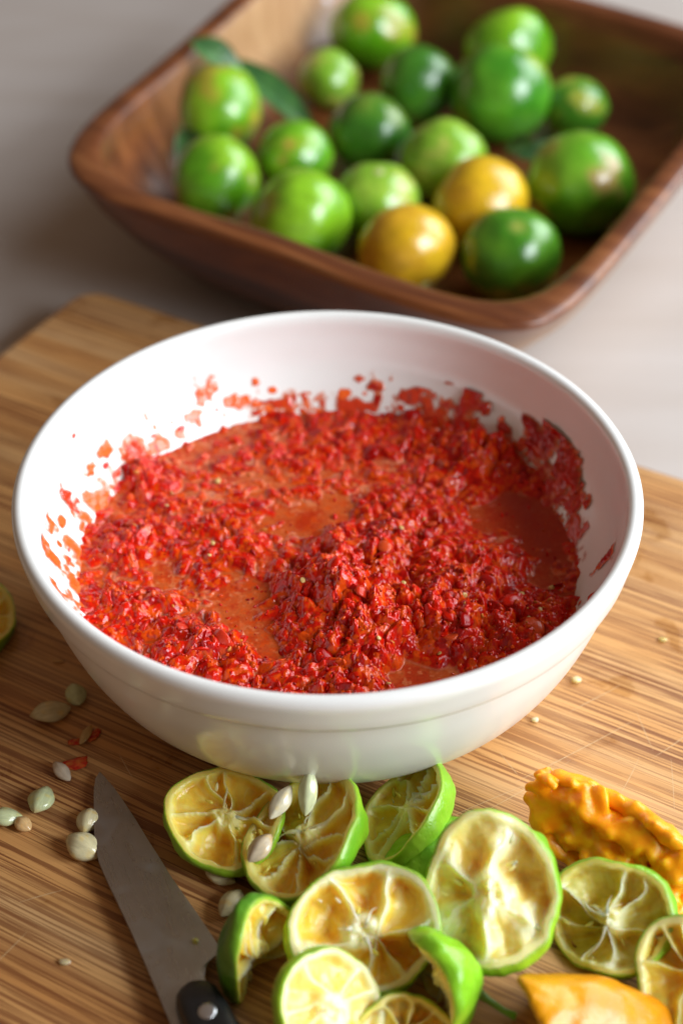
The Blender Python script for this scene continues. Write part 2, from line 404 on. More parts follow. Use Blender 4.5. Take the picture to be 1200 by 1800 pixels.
def build_sauce():
    root = empty('chili_sauce', (0, 0, LEVEL), 'coarse wet red chili sauce with orange juice foam, filling the white bowl', 'sauce')
    n = 600; R = 7.9
    g = np.linspace(-R, R, n); X, Y = np.meshgrid(g, g); x, y = X.ravel(), Y.ravel()
    h, rough, v1, v2, v3 = sauce_height(x, y)
    P = np.stack([x, y, 0 * x], -1)
    liq = sstep(.025, -.02, h)
    top = np.where(h > 0, h, 0) + .006 * fbm(P * 5, 8, 2) * liq
    edge = np.exp(-((h - .012) / .022) ** 2)
    top += .010 * edge
    # settle on the bowl wall: the sauce hugs the wall a little
    r = np.hypot(x, y); top += .10 * sstep(6.6, 7.6, r)
    # colour of the stuff itself: crimson flesh, red skin, orange paste, orange foam on the juice, clear red juice on the right
    nz = fbm(P * 6.5, 12, 3); nb = fbm(P * 1.4, 14, 2)
    solid = mix(RED, CRIMSON, sstep(.0, .5, v2 - .45 + .35 * nb))
    solid = mix(solid, ORANGE, .9 * sstep(-.10, .40, nz + .35 * (v3 - .5) + .15 * nb))
    foam = mix(FOAM, (.50, .045, .010), sstep(-.15, .30, fbm(P * 2.6, 31, 4)))
    foam = mix(foam, (.66, .18, .065), .8 * sstep(.25, .55, fbm(P * 7, 33, 2)))
    cw = .7 * nb + .3 * nz
    clear = sstep(3.4, .8, np.hypot(x - 6.2, (y - 1.2) * .7) + cw) + sstep(1.1, .2, np.hypot(x + .6, (y - 1.9) * 1.5) + .6 * cw)
    foam = mix(foam, (.44, .022, .003), np.clip(clear, 0, 1) * .9)
    c = mix(solid, foam, liq * .95)
    soup = sstep(.12, .0, h) * sstep(2.6, -1.0, x - .3 * y)       # soaked orange paste, mostly on the left
    c = mix(c, mix(FOAM, ORANGE, sstep(-.3, .3, nz)), .55 * soup * sstep(-.35, .25, fbm(P * 4.5, 37, 2)))
    c = mix(c, (.78, .34, .18), .5 * edge * sstep(-.1, .3, fbm(P * 2.3, 39, 2)))
    V = np.stack([x, y, top], -1)
    keep = r < inner_r(LEVEL + top) + .14
    idx = -np.ones(n * n, int); idx[keep] = np.arange(keep.sum())
    a = np.arange(n * n).reshape(n, n)
    q = np.stack([a[:-1, :-1], a[:-1, 1:], a[1:, 1:], a[1:, :-1]], -1).reshape(-1, 4)
    q = idx[q[keep[q].all(1)]]
    obj('sauce_body', mesh('sauce_body', V[keep], q, M['pulp'], c[keep]), root)
    # small bits of pulp strewn over the solids (too many to count)
    def scatter(N, smin, smax, seed, need):
        rg = np.random.default_rng(seed); out = []
        xs = rg.uniform(-7.4, 7.4, N * 3); ys = rg.uniform(-7.4, 7.4, N * 3)
        hh, ro, _, w2, _ = sauce_height(xs, ys)
        cl = fbm(np.stack([xs, ys, 0 * xs], -1) * 1.2, 51, 2)
        p = sstep(-.05, .25, hh) * (.25 + .75 * sstep(.4, 1.1, ro)) * (.35 + .65 * sstep(-.2, .25, cl)) + need
        ok = (rg.uniform(0, 1, N * 3) < p) & (np.hypot(xs, ys) < inner_r(LEVEL + np.maximum(hh, 0)) - .1)
        xs, ys, hh = xs[ok][:N], ys[ok][:N], np.maximum(hh[ok][:N], 0)
        return xs, ys, hh + .10 * sstep(6.6, 7.6, np.hypot(xs, ys)), smin + (smax - smin) * rg.uniform(0, 1, len(xs)) ** 2.2, rg
    VV, FF, CC = [], [], []; base = 0
    for (N, s0, s1, seed, need, ic) in ((1500, .025, .055, 71, .14, ICO2), (450, .05, .09, 72, .14, ICO2)):
        xs, ys, hh, ss, rg = scatter(N, s0, s1, seed, need)
        BV, BF = ic; F0 = np.array(BF)
        pick = rg.uniform(0, 1, len(xs))
        for i in range(len(xs)):
            A = rg.normal(size=(3, 3)); Q, _ = np.linalg.qr(A)
            sc = ss[i] * np.array([rg.uniform(.7, 1.6), rg.uniform(.6, 1.2), rg.uniform(.4, .9)])
            P3 = (BV * (1 + .5 * fbm(BV * 1.3 + i * 1.7, seed, 1))[:, None]) * sc @ Q
            VV.append(P3 + [xs[i], ys[i], hh[i] + .05 * ss[i]]); FF.append(F0 + base); base += len(BV)
            k = pick[i]
            col = np.array(CRIMSON if k < .22 else RED if k < .68 else ORANGE if k < .95 else (.62, .20, .035))
            CC.append(np.tile(col * rg.uniform(.8, 1.15), (len(BV), 1)))
    b = obj('pulp_bits', mesh('pulp_bits', np.concatenate(VV), np.concatenate(FF), M['pulp'], np.concatenate(CC)), root); b['kind'] = 'stuff'
    # chopped chili pieces one can pick out: curved flakes of skin and flesh
    variants = []
    rg = np.random.default_rng(5)
    for k in range(14):
        BV, BF = ICO2; P3 = BV.copy()
        P3 *= (1 + .55 * fbm(BV * 1.5 + k * 7.1, 60 + k, 2))[:, None]
        P3 *= [1.0, rg.uniform(.45, .85), rg.uniform(.10, .18)]
        P3[:, 2] += -rg.uniform(.1, .5) * P3[:, 0] ** 2 + rg.uniform(-.2, .2) * P3[:, 1] ** 2
        P3 = np.sign(P3) * np.abs(P3) ** np.array([.85, .9, 1])
        col = [CRIMSON, (.42, .009, .008), RED, (.62, .035, .012), (.64, .07, .016)][k % 5]
        variants.append(mesh('chili_piece', P3, BF, M['pulp'], np.tile(np.array(col), (len(P3), 1))))
    xs, ys, hh, _, rg = scatter(80, 1, 1, 91, .08)
    for i in range(len(xs)):
        s = .12 + .24 * rg.uniform() ** 1.6
        o = obj('chili_piece', variants[i % 14], root, (xs[i], ys[i], hh[i] - .01), (rg.normal() * .45, rg.normal() * .45, rg.uniform(0, 6.28)))
        o.scale = (s, s, s)
    # pieces that stand out in the photograph
    for x, y, s, v, rx, ry, rz in ((-5.2, -1.55, .42, 1, .5, -.1, .3), (-6.75, -1.3, .36, 0, .3, .5, 1.2), (-6.35, 1.5, .30, 5, .6, .2, .4), (-3.0, -3.9, .46, 3, .7, .5, -.9), (-4.1, -3.2, .30, 8, .3, .6, 1.1),
                                   (-.5, -2.1, .40, 2, .9, -.3, .8), (.1, -1.7, .34, 7, -.6, .4, 2.0), (1.0, -2.6, .38, 13, .4, .7, .2), (-.1, -4.6, .40, 0, .3, .1, .6), (3.9, -3.4, .38, 5, .5, .3, 1.5),
                                   (2.9, -2.0, .34, 10, .2, .8, 2.7), (4.6, -1.5, .36, 6, .6, -.4, .1), (-2.2, 2.5, .32, 1, .7, .1, .0), (3.1, .9, .36, 11, .4, .4, .9), (1.9, .8, .30, 5, .2, -.6, 2.2), (5.3, -2.4, .46, 12, .2, .2, .4)):
        h1 = max(sauce_height(np.array([x]), np.array([y]))[0][0], 0)
        o = obj('chili_piece', variants[v], root, (x, y, h1 + .02), (rx, ry, rz)); o.scale = (s * .85, s * .85, s * .85)
    # a few pale chili seeds
    BV, BF = ICO2; sm = mesh('chili_seed', BV * [1, .8, .35], BF, M['seed'], np.tile(np.array([[.66, .42, .14]]), (len(BV), 1)))
    for i in range(26):
        j = rg.integers(0, len(xs)); x, y = xs[j] + rg.normal() * .3, ys[j] + rg.normal() * .3
        if math.hypot(x, y) > 6.9: continue
        h1 = max(sauce_height(np.array([x]), np.array([y]))[0][0], 0)
        o = obj('chili_seed', sm, root, (x, y, h1 + .05), (rg.normal() * .4, rg.normal() * .4, rg.uniform(0, 6)))
        s = rg.uniform(.07, .12); o.scale = (s, s, s)
    # smears clinging to the inside of the bowl: centre angle, height, half width and half height (cm), thickness, tone
    def smear(th, z, w, hgt, T, tone, seed, lean=0.):
        nu = nv = 30
        u, v = np.meshgrid(np.linspace(-1.35, 1.35, nu), np.linspace(-1.35, 1.35, nv)); u, v = u.ravel(), v.ravel()
        q = np.stack([u * w * 2.6, v * hgt * 2.6, np.full_like(u, seed * 3.7)], -1)
        m = .74 + (.3 if T > .15 else 0) - .75 * np.hypot(u, v) + 1.25 * fbm(q * 1.3, seed, 3)
        m = np.maximum(m, .0)
        zz = z + v * hgt * 1.2; aa = R_(th) + (u * w * 1.25 + lean * v * hgt) / 8.0
        rr = inner_r(zz)
        q2 = np.stack([u * w * 8, v * hgt * 8, np.full_like(u, seed * 1.3)], -1)
        tk = np.where(m > 0, T * (.55 if tone[1] > .1 else 1.) * np.minimum(m * 1.5, 1) * (.75 + .6 * fbm(q2, seed + 3, 2)), 0) - .004
        slope = .55
        r2 = rr - tk * .84; z2 = zz + tk * slope
        V = np.stack([r2 * np.cos(aa), r2 * np.sin(aa), z2 - LEVEL], -1)
        nzz = fbm(q2 * .7, seed + 9, 2)
        c = mix(tone, ORANGE, .6 * sstep(.0, .5, nzz))
        c = mix((.92, .30, .12), c, sstep(.0, .45, m))              # a thin film is paler
        F = [f for f in grid_faces(nu, nv) if any(m[i] > 0 for i in f)]
        if F: obj('sauce_smear', mesh('sauce_smear', V, F, M['film'], np.concatenate([c, sstep(.0, .5 if T < .12 else .25, m)[:, None]], 1)), root)
    LT = (.88, .13, .02); MD = (.62, .045, .014); DK = (.42, .006, .005); RD = (.54, .022, .012)
    for k, a in enumerate(((120.2, 4.55, .30, .34, .07, LT), (124, 4.02, .45, .16, .07, LT), (130.4, 3.72, .16, .20, .05, LT), (113, 4.02, .32, .16, .05, LT), (107.5, 4.15, .22, .26, .05, LT), (95, 3.95, .14, .10, .03, LT),
                           (87, 3.95, .22, .16, .06, LT), (83, 4.4, .16, .14, .06, MD), (78, 4.18, .26, .34, .12, DK), (67, 4.05, .5, .22, .10, MD), (44.9, 4.12, .26, .20, .10, RD),
                           (30.9, 4.35, .85, .42, .20, DK, .3), (21.5, 4.0, .50, .62, .24, RD), (13.5, 3.95, .30, .34, .16, RD), (-9.5, 4.5, .22, .40, .12, DK), (149.7, 4.45, .28, .16, .07, LT), (157, 4.38, .24, .22, .07, LT),
                           (168.7, 4.3, .26, .36, .10, MD), (178.4, 4.35, .32, .34, .09, LT), (-172, 4.3, .42, .42, .10, LT), (143.5, 3.85, .55, .34, .14, MD), (157.3, 5.54, .05, .04, .03, MD),
                           (136.3, 4.5, .06, .14, .03, LT), (56, 4.1, .55, .40, .20, RD), (37.8, 4.02, .30, .18, .14, RD), (103, 3.75, .6, .15, .06, MD), (-161, 4.2, .5, .35, .10, LT), (117, 3.75, .10, .12, .05, LT),
                           (-25, 4.3, .6, .35, .14, RD), (-150, 4.0, .7, .4, .10, MD))):
        smear(*a[:6], seed=100 + 13 * k, lean=a[6] if len(a) > 6 else 0.)
    rs = np.random.default_rng(77)                                  # fine flecks and thin streaks left by stirring
    for k in range(64):
        th = rs.choice([rs.normal(118, 14), rs.normal(80, 16), rs.normal(172, 14), rs.normal(25, 16), rs.normal(150, 10)])
        z = LEVEL + .25 + abs(rs.normal()) * .42
        w = rs.uniform(.05, .30) * rs.uniform(.4, 1); hh_ = rs.uniform(.04, .12)
        smear(th, z, w, hh_, rs.uniform(.015, .05), (LT, LT, MD, RD)[k % 4], 900 + 7 * k)
    for th in (-168, 176, 160, 140, 100, 84, 62, 40, 8):            # thin film just above the paste
        smear(th, LEVEL + .32, .95, .30, .05, LT if th > 90 or th < 0 else MD, 1500 + th)
build_sauce()

# ------------------------------------------------------------------ wooden tray
def build_tray():
    cor = [np.array(p) for p in ((-12.6, 23.0), (7.4, 10.6), (20.7, 34.3), (-.4, 51.6))]     # left, front, right, back
    cen = sum(cor) / 4
    def pt(u, v):
        a, b = (u + 1) / 2, (v + 1) / 2
        return cor[0] * (1 - a) * (1 - b) + cor[1] * a * (1 - b) + cor[2] * a * b + cor[3] * (1 - a) * b
    n = 144
    layers = [(.02, -2, 4), (.50, -2, 3.4), (.60, -1.96, 3.6), (.70, -1.6, 3.9), (.80, -.6, 4.3), (.885, .9, 5), (.945, 2.4, 6), (.985, 3.6, 9), (1.0, 3.92, 9), (.998, 4.05, 9), (.985, 4.13, 9), (.935, 4.12, 9), (.918, 4.05, 8),
              (.910, 3.9, 7), (.895, 2.8, 6), (.865, 1.2, 5.2), (.80, .1, 4.4), (.70, -.4, 3.8), (.5, -.55, 3.2), (.02, -.55, 3)]
    V, TAN = [], []
    for li, (k, z, p) in enumerate(layers):
        for i in range(n):
            a = 2 * math.pi * (i + .5) / n; cx, sy = math.cos(a), math.sin(a)
            pe = p if cx > 0 else (p + (5.8 - p) * min(1, -cx * 1.6) if p > 5.8 else p)
            rr = (abs(cx) ** pe + abs(sy) ** pe) ** (-1 / pe)
            q = pt(cx * rr * k, sy * rr * k)
            wob = .10 * math.sin(3 * a + .6) + .05 * math.sin(7 * a)
            V.append((q[0] - cen[0], q[1] - cen[1], z + 2 + (wob if z > 3 else 0)))
            u_, v_ = cx * rr, sy * rr                              # tan wood tone: low on the right outside, and far along the left inside
            if li < 8: TAN.append(max(0, min(1, (u_ - .55) * 2.6)) * max(0, min(1, (3.2 - z) / 2.6)))
            elif li > 12: TAN.append(max(0, min(1, (-u_ - .5) * 2.5)) * max(0, min(1, (v_ + .45) * 1.6)) * max(0, min(1, (z + .3) / 1.5)))
            else: TAN.append(0.)
    o = obj('wooden_tray', mesh('wooden_tray', V, grid_faces(n, len(layers), True), M['acacia'], np.repeat(np.array(TAN)[:, None], 3, 1)), loc=(cen[0], cen[1], -2.0))
    tag(o, 'deep square brown wooden serving bowl full of whole green citrus', 'wooden bowl')
    # grain runs with the long side: the mesh's own axes are turned with the tray
    rot = Matrix.Rotation(R_(-33), 4, 'Z'); o.data.transform(rot.inverted()); o.rotation_euler = (0, 0, R_(-33))
build_tray()

# ------------------------------------------------------------------ whole limes in the tray
LIMES = [
 (1.98,42.92,1.49,1.99),
 (-0.22,38.53,0.90,1.39),
 (4.09,37.24,1.20,1.70),
 (8.65,40.43,1.53,2.03),
 (7.90,35.42,1.62,2.12),
 (11.51,35.40,0.90,1.40),
 (-5.34,33.84,1.51,2.01),
 (1.69,32.12,1.22,1.72),
 (-1.71,30.25,1.03,1.53),
 (4.94,29.26,1.27,1.77),
 (-5.06,27.39,1.28,1.78),
 (10.67,26.54,1.60,2.10),
 (-1.28,24.02,1.36,1.86),
 (1.97,25.67,1.20,1.65),
 (6.31,25.18,1.33,1.84),
 (3.06,21.47,1.35,1.85),
 (7.26,21.00,1.37,1.87),
]
def whole_lime(x, y, z, r, pal, stem, label, seed):
    BV, BF = ICO3; bm = bmesh.new(); bmesh.ops.create_uvsphere(bm, u_segments=40, v_segments=26, radius=1)
    V = np.array([v.co[:] for v in bm.verts]); F = [tuple(v.index for v in f.verts) for f in bm.faces]; bm.free()
    d = 1 + .07 * fbm(V * 1.3, seed, 2) - .07 * np.exp(-((1 - V[:, 2]) / .03)) - .04 * np.exp(-((1 + V[:, 2]) / .03))
    P = V * d[:, None] * r * np.array([1, 1, .88 + .10 * ((seed * 37) % 100) / 100])
    base, alt, patch = pal
    c = mix(base, alt, sstep(-.35, .45, fbm(V * 1.1 + seed, seed + 1, 2) + .25 * V[:, 0]))
    c = mix(c, patch, .85 * sstep(.16, .5, fbm(V * 1.5 + 9, seed + 2, 3)))
    c = c * (1 + .22 * fbm(V * 7, seed + 3, 2))[:, None]
    c = mix(c, (.55, .5, .12), .5 * sstep(.985, 1., V[:, 2]))
    root = empty('whole_lime', (x, y, z), label, 'citrus fruit', 'whole citrus in the wooden bowl')
    rot = Vector(stem).to_track_quat('Z', 'Y').to_euler()
    sk = obj('skin', mesh('skin', P, F, M['lime_skin'], c), root, rot=rot)
    a = np.linspace(0, 2 * math.pi, 20, endpoint=False)
    prof = [(.02, .05), (.09, .055), (.13, .04), (.17, .015), (.19, -.03)]
    W = np.concatenate([np.stack([rr * (1 + .22 * np.cos(5 * a) * (rr > .1)) * np.cos(a), rr * (1 + .22 * np.cos(5 * a) * (rr > .1)) * np.sin(a), np.full(20, zz + .91 * r * (.88 + .10 * ((seed * 37) % 100) / 100))], -1) for rr, zz in prof])
    W[:, :2] *= 1.15
    obj('stem_button', mesh('stem_button', W, grid_faces(20, len(prof), True), M['skin'], np.tile(np.array([[.50, .56, .22]]), (len(W), 1))), sk)

GR = ((.11, .36, .008), (.26, .54, .02), (.44, .34, .04)); DG = ((.035, .155, .012), (.075, .26, .02), (.16, .27, .03)); LG = ((.22, .45, .03), (.36, .56, .06), (.48, .50, .10)); YE = ((.68, .40, .012), (.74, .47, .02), (.66, .36, .02))
OG = ((.11, .36, .010), (.25, .50, .02), (.52, .22, .06))
INFO = [(GR, (.2, .6, .8), 'light green lime at the far end of the pile, farthest back in the wooden bowl'),
        (LG, (.5, .5, .5), 'small lime with a pale spot, left of the darkest lime, near the tray wall'),
        (DG, (-.2, .9, .2), 'darkest green lime, in shade in the middle of the back row'),
        (GR, (-.4, .8, .4), 'green lime half hidden behind the large glossy lime at the back right'),
        (((.05, .24, .012), (.11, .36, .02), (.36, .50, .04)), (.2, .7, -.3), 'large glossy lime with yellow-green lower edge, in front of another at the back right'),
        (((.06, .24, .015), (.12, .34, .025), (.40, .42, .06)), (.3, -.1, .9), 'small dark lime with a yellow spot, rightmost in the back row'),
        (GR, (-.85, -.15, .45), 'bright green lime beside a leaf, leftmost in the upper row'),
        (DG, (.2, .8, .3), 'dull dark green lime in the very middle of the pile'),
        (OG, (-.3, .6, .6), 'green lime with a brownish blush, behind the two limes at the front left rim'),
        (LG, (.1, .8, .6), 'pale green lime right of the pile centre, behind a yellow one'),
        (OG, (.93, -.30, .2), 'bright green lime with a stem button at its right side, leftmost along the front rim'),
        (((.11, .34, .015), (.22, .46, .03), (.52, .30, .10)), (.4, .7, .3), 'biggest lime, with a brown blush low down, against the right wall of the wooden bowl'),
        (GR, (-.2, .8, .5), 'bright green lime cut off by the front rim, left of the yellow fruit'),
        (LG, (.0, -.15, .98), 'pale green lime with its button on top, behind the front yellow fruit'),
        (YE, (-.2, .7, .5), 'orange-yellow citrus fruit between pale and dark limes, behind the green front one'),
        (YE, (.3, -.5, -.4), 'yellow citrus fruit lying right at the front rim'),
        (((.055, .22, .012), (.13, .36, .02), (.40, .40, .03)), (.05, -.35, .93), 'dark green lime with a pale button, in the front corner of the wooden bowl')]
for i, (L, I) in enumerate(zip(LIMES, INFO)):
    whole_lime(L[0], L[1], L[2] + .04, L[3] * 1.10, *I, 300 + 11 * i)

def leaf(loc, direction, up, length, width, label, curl=.25):
    nu, nv = 9, 22
    V = []
    for j in range(nv):
        t = j / (nv - 1); w = width * (math.sin(math.pi * t ** .85) ** .8 + .02)
        for i in range(nu):
            s = i / (nu - 1) * 2 - 1
            V.append((t * length, s * w / 2, -curl * length * (t - .4) ** 2 + abs(s) * w * .18 + .015 * math.sin(t * 40) * abs(s)))
    V = np.array(V); B = V.copy(); B[:, 2] -= .03
    n = len(V); F = grid_faces(nu, nv); F2 = [tuple(reversed([i + n for i in f])) for f in F]
    rim = [i for i in range(nu)] + [j * nu + nu - 1 for j in range(1, nv)] + [(nv - 1) * nu + i for i in range(nu - 2, -1, -1)] + [j * nu for j in range(nv - 2, 0, -1)]
    side = [(rim[k], rim[(k + 1) % len(rim)], rim[(k + 1) % len(rim)] + n, rim[k] + n) for k in range(len(rim))]
    root = empty('citrus_leaf', loc, label, 'leaf', 'leaves among the whole citrus')
    X = Vector(direction).normalized(); Z = Vector(up); Z = (Z - Z.dot(X) * X).normalized(); Y = Z.cross(X)
    root.rotation_euler = Matrix((X, Y, Z)).transposed().to_euler()
    obj('blade', mesh('blade', np.concatenate([V, B]), F + F2 + side, M['leaf']), root)
    T = []
    for j in range(nv):
        t = j / (nv - 1) * 1.0 - .08 * (j == 0); z = -curl * length * (t - .4) ** 2
        for k in range(6):
            a = k * math.pi / 3; rr = .035 * (1.1 - t); T.append((t * length, rr * math.cos(a), z + .01 + rr * math.sin(a)))
    obj('midrib', mesh('midrib', T, grid_faces(6, nv, True), M['leaf']), root)
leaf((-5.2, 36.6, 3.0), (.75, -.55, -.35), (.25, -.35, .9), 6.2, 1.7, 'long dark green leaf lying between the left limes and the back row')
leaf((-6.4, 34.6, 4.6), (.85, -.1, -.45), (.2, -.6, .8), 2.6, 1.3, 'small leaf tip poking over the left rim of the wooden bowl')
leaf((-6.9, 31.0, 2.0), (.55, -.35, -.65), (-.3, -.8, .5), 3.6, 1.9, 'curled bluish green leaf hanging under the leftmost lime')
leaf((8.0, 28.3, 2.2), (.9, .15, -.1), (-.2, -.5, .85), 3.4, 1.2, 'narrow leaf wedged behind the biggest lime at right')
leaf((7.6, 28.8, 2.3), (.5, -.5, .3), (.1, -.6, .8), 1.6, 1.0, 'short shiny leaf between the pale lime and biggest lime')

# pale lilac thing of unknown kind in the far corner
BV, BF = ICO3
P = BV * np.array([1.3, 1.1, 1.0]); P[:, 2] += .7 * np.exp(-((1 - BV[:, 2]) / .08))
tag(obj('pale_thing', mesh('pale_thing', P, BF, M['thing']), loc=(-1.2, 46.6, 1.6)), 'small pale lilac thing barely showing behind the farthest lime', 'thing')

# ------------------------------------------------------------------ squeezed halves
def frame(n, spin):
    Z = Vector(n).normalized(); X = Vector((1, 0, 0)); X = (X - X.dot(Z) * Z).normalized(); Y = Z.cross(X)
    m = Matrix((X, Y, Z)).transposed()
    return (m @ Matrix.Rotation(R_(spin), 3, 'Z')).to_euler()

LIME = dict(skin=(.16, .42, .012), skin2=(.34, .60, .025), edge=(.34, .56, .03), pith=(.88, .70, .16), memb=(.96, .82, .32), flesh=(.95, .68, .10), deep=(.94, .56, .05))
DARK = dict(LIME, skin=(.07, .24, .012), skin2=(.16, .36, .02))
PALE = dict(LIME, pith=(.92, .80, .34), memb=(.96, .88, .52), flesh=(.95, .77, .24), deep=(.94, .64, .10))
GREENISH = dict(LIME, flesh=(.90, .76, .18), deep=(.84, .64, .10), memb=(.92, .86, .48))
RIPE = dict(skin=(.86, .34, .006), skin2=(.90, .44, .012), edge=(.92, .38, .008), pith=(.95, .36, .008), memb=(.95, .40, .010), flesh=(.95, .32, .006), deep=(.90, .21, .004))
def half(name, loc, n, spin, R, sx, sy, depth, pal, label, seed, fold=0., rag=.03, cav=.5, segs=8, core=.16, mw=.07, dent=0., tear=0., bits=10, shreds=0, sac=.07, lump=0., cup=.13, pw=3.2, fmat='flesh', cat='squeezed citrus'):
    rg = np.random.default_rng(seed)
    na, nr = 220, 60
    root = empty(name, loc, label, cat, 'squeezed citrus halves on the board'); root.rotation_euler = frame(n, spin)
    a = np.linspace(0, 2 * math.pi, na, endpoint=False)
    circ = np.stack([np.cos(a), np.sin(a), 0 * a], -1)
    out = R * (1 + .07 * np.cos(2 * a + seed * 2.1) + (rag + .02) * 1.6 * fbm(circ * 1.4, seed, 2) + rag * .5 * fbm(circ * 5, seed + 1, 2) - tear * sstep(.1, .6, fbm(circ * 2.3, seed + 2, 2)))
    rimz = rag * 2.6 * R * fbm(circ * 1.2, seed + 4, 2) + .10 * R * np.cos(2 * a + seed) + .04 * R * np.cos(3 * a + 2 * seed) + tear * .6 * fbm(circ * 3, seed + 5, 2)
    def deform(P):
        P = P * np.array([sx, sy, 1.]); P[:, 2] += fold * P[:, 0] ** 2 / R
        if fold: P[:, 0] *= 1 - .22 * abs(fold) * (P[:, 0] / R) ** 2
        if dent: P[:, 2] -= dent * np.exp(-(((P[:, 0] - .2 * R) / (.35 * R)) ** 2 + ((P[:, 1] + .1 * R) / (.55 * R)) ** 2)) * sstep(.2 * R, -.4 * R, P[:, 2]) * -1
        return P
    # cut face: ring of rind, hollow segments between upright membranes, ragged core
    ths = np.sort((np.arange(segs) + rg.uniform(-.33, .33, segs)) * 2 * math.pi / segs)
    depthk = cav * .64 * rg.uniform(.3, 1.2, segs)
    V, C = [], []
    tr = .085
    ox, oy = rg.uniform(-.16, .16, 2)
    for j in range(nr):
        rho = (1 - (j / (nr - 1)) ** 1.0); rho = max(rho, .004)
        Pn = circ * rho
        wob_ = 1 - rho ** 2
        tw = np.arctan2(Pn[:, 1] + oy * wob_, Pn[:, 0] + ox * wob_) + .34 * fbm(Pn * 1.6, seed + 7, 2)
        dif = np.abs((tw[:, None] - ths[None] + math.pi) % (2 * math.pi) - math.pi); k = dif.argmin(1); dist = dif.min(1) * rho * R
        side = ((tw - ths[k] + math.pi) % (2 * math.pi) - math.pi > 0); seg = np.where(side, k, (k - 1) % segs)
        mid = np.where(side, k, (k - 1) % segs)
        half_w = .5 * ((ths[(mid + 1) % segs] - ths[mid]) % (2 * math.pi))
        sl = 1 - np.clip(dif.min(1) / half_w, 0, 1)                 # 1 at a membrane, 0 in the middle of a segment
        q = (1 - sl ** pw) * sstep(core * .8, core * .8 + .26, rho + .10 * fbm(Pn * 3, seed + 9, 2)) * (1 - sstep(.80, .93, rho + .05 * fbm(Pn * 4, seed + 8, 2)))
        q = np.clip(q + .22 * fbm(Pn * 3.4, seed + 10, 3) * sstep(0., .3, q), 0, 1)
        memb = 1 - sstep(.10, .55, q); cr = sstep(core * 1.2, core * .4, rho + .12 * fbm(Pn * 6, seed + 9, 2))
        ring = sstep(1 - tr * 1.9, 1 - tr * .9, rho + .05 * fbm(Pn * 5, seed + 11, 2))
        hollow = depthk[seg] * R * (.8 + .4 * fbm(Pn * 2.4, seed + 12, 2))
        limit = depth * np.sqrt(max(1 - rho ** 2, 0)) * .80
        hollow = np.minimum(hollow + cup * R * (1 - rho ** 2), limit)
        fibre = fbm(np.stack([np.cos(tw) * 9, np.sin(tw) * 9, np.full(na, rho * 3.)], -1), seed + 25, 2)
        z = -(1 - ring) * hollow * q ** .75 + (1 - ring) * (.035 * R * fbm(Pn * 4, seed + 13, 2) + .006 * R * fibre) + rimz * (.3 + .7 * rho)
        if lump: z += lump * R * (1 - ring) * (1.5 * fbm(Pn * 2.1, seed + 17, 2) + .5 * fbm(Pn * 6, seed + 18, 2))
        z += .05 * R * cr * fbm(Pn * 9, seed + 14, 2) - .02 * R * (rho > .985)
        V.append(np.stack([circ[:, 0] * out * rho, circ[:, 1] * out * rho, z], -1))
        c = mix(pal['flesh'], pal['deep'], sstep(-.1, .6, fbm(Pn * 4, seed + 15, 3) + .1) * (.4 + .6 * q))
        c = mix(c, pal['memb'], .30 * sstep(.05, .5, fibre))
        c = mix(c, pal['memb'], memb * .92)
        c = mix(c, pal['pith'], .9 * ring)
        c = mix(c, pal['edge'], sstep(.955, .985, rho * np.ones(na) + .02 * fbm(Pn * 6, seed + 16, 2)))
        C.append(c)
    V = deform(np.concatenate(V))
    F = [tuple(reversed(f)) for f in grid_faces(na, nr, True)]
    F = grid_faces(na, nr, True)
    obj('pulp', mesh('pulp', V, F, M[fmat], np.concatenate(C)), root)
    # rind
    W, D = [], []
    ns = 30
    for j in range(ns):
        t = (j / (ns - 1)); ph = t * math.pi / 2
        cr_, sz = math.cos(ph), math.sin(ph)
        bulge = 1 + .085 * math.sin(min(t * 6, math.pi))
        Pn = np.stack([circ[:, 0] * cr_, circ[:, 1] * cr_, np.full(na, -sz)], -1)
        w = 1 + (.11 * fbm(Pn * 1.5, seed + 21, 2) + .05 * fbm(Pn * 3.5, seed + 23, 2)) * min(1, t * 4)
        zz = -depth * sz * w + rimz * (1 - t) - .02 * R * (j == 0)
        rr = np.maximum(cr_, .003) * bulge * w
        ot = out.mean() + (out - out.mean()) * (1 - t) ** 1.3
        W.append(np.stack([circ[:, 0] * ot * rr, circ[:, 1] * ot * rr, zz], -1))
        c = mix(pal['skin'], pal['skin2'], sstep(-.35, .45, fbm(Pn * 1.3, seed + 22, 2)))
        c = mix(c, pal['edge'], .8 * sstep(.07, .0, np.full(na, t)))
        D.append(c)
    W = deform(np.concatenate(W))
    F = [tuple(reversed(f)) for f in grid_faces(na, ns, True)]
    obj('rind', mesh('rind', W, F, M['skin'], np.concatenate(D)), root)
    # loose juice sacs and shreds left in the hollows
    VV, FF, CC = [], [], []; base = 0
    for i in range(bits):
        BV, BF = ICO2
        rho = rg.uniform(.15, .80); an = rg.uniform(0, 2 * math.pi); ln = R * sac * rg.uniform(.5, 1.4)
        P = BV * np.array([ln, ln * .38, ln * .34]); P[:, 0] += .25 * ln * (BV[:, 0] ** 2)
        P *= (1 + .12 * fbm(BV * 2 + i, seed + 30, 1))[:, None]
        az = an + rg.normal() * .35; ti = rg.uniform(-.5, .7)
        ca, sa, ct, st = math.cos(az), math.sin(az), math.cos(ti), math.sin(ti)
        P = np.stack([P[:, 0] * ct - P[:, 2] * st, P[:, 1], P[:, 0] * st + P[:, 2] * ct], -1)
        P = np.stack([P[:, 0] * ca - P[:, 1] * sa, P[:, 0] * sa + P[:, 1] * ca, P[:, 2]], -1)
        cpos = deform(np.array([[rho * R * math.cos(an), rho * R * math.sin(an), -rg.uniform(.1, .35) * cav * R]]))[0]
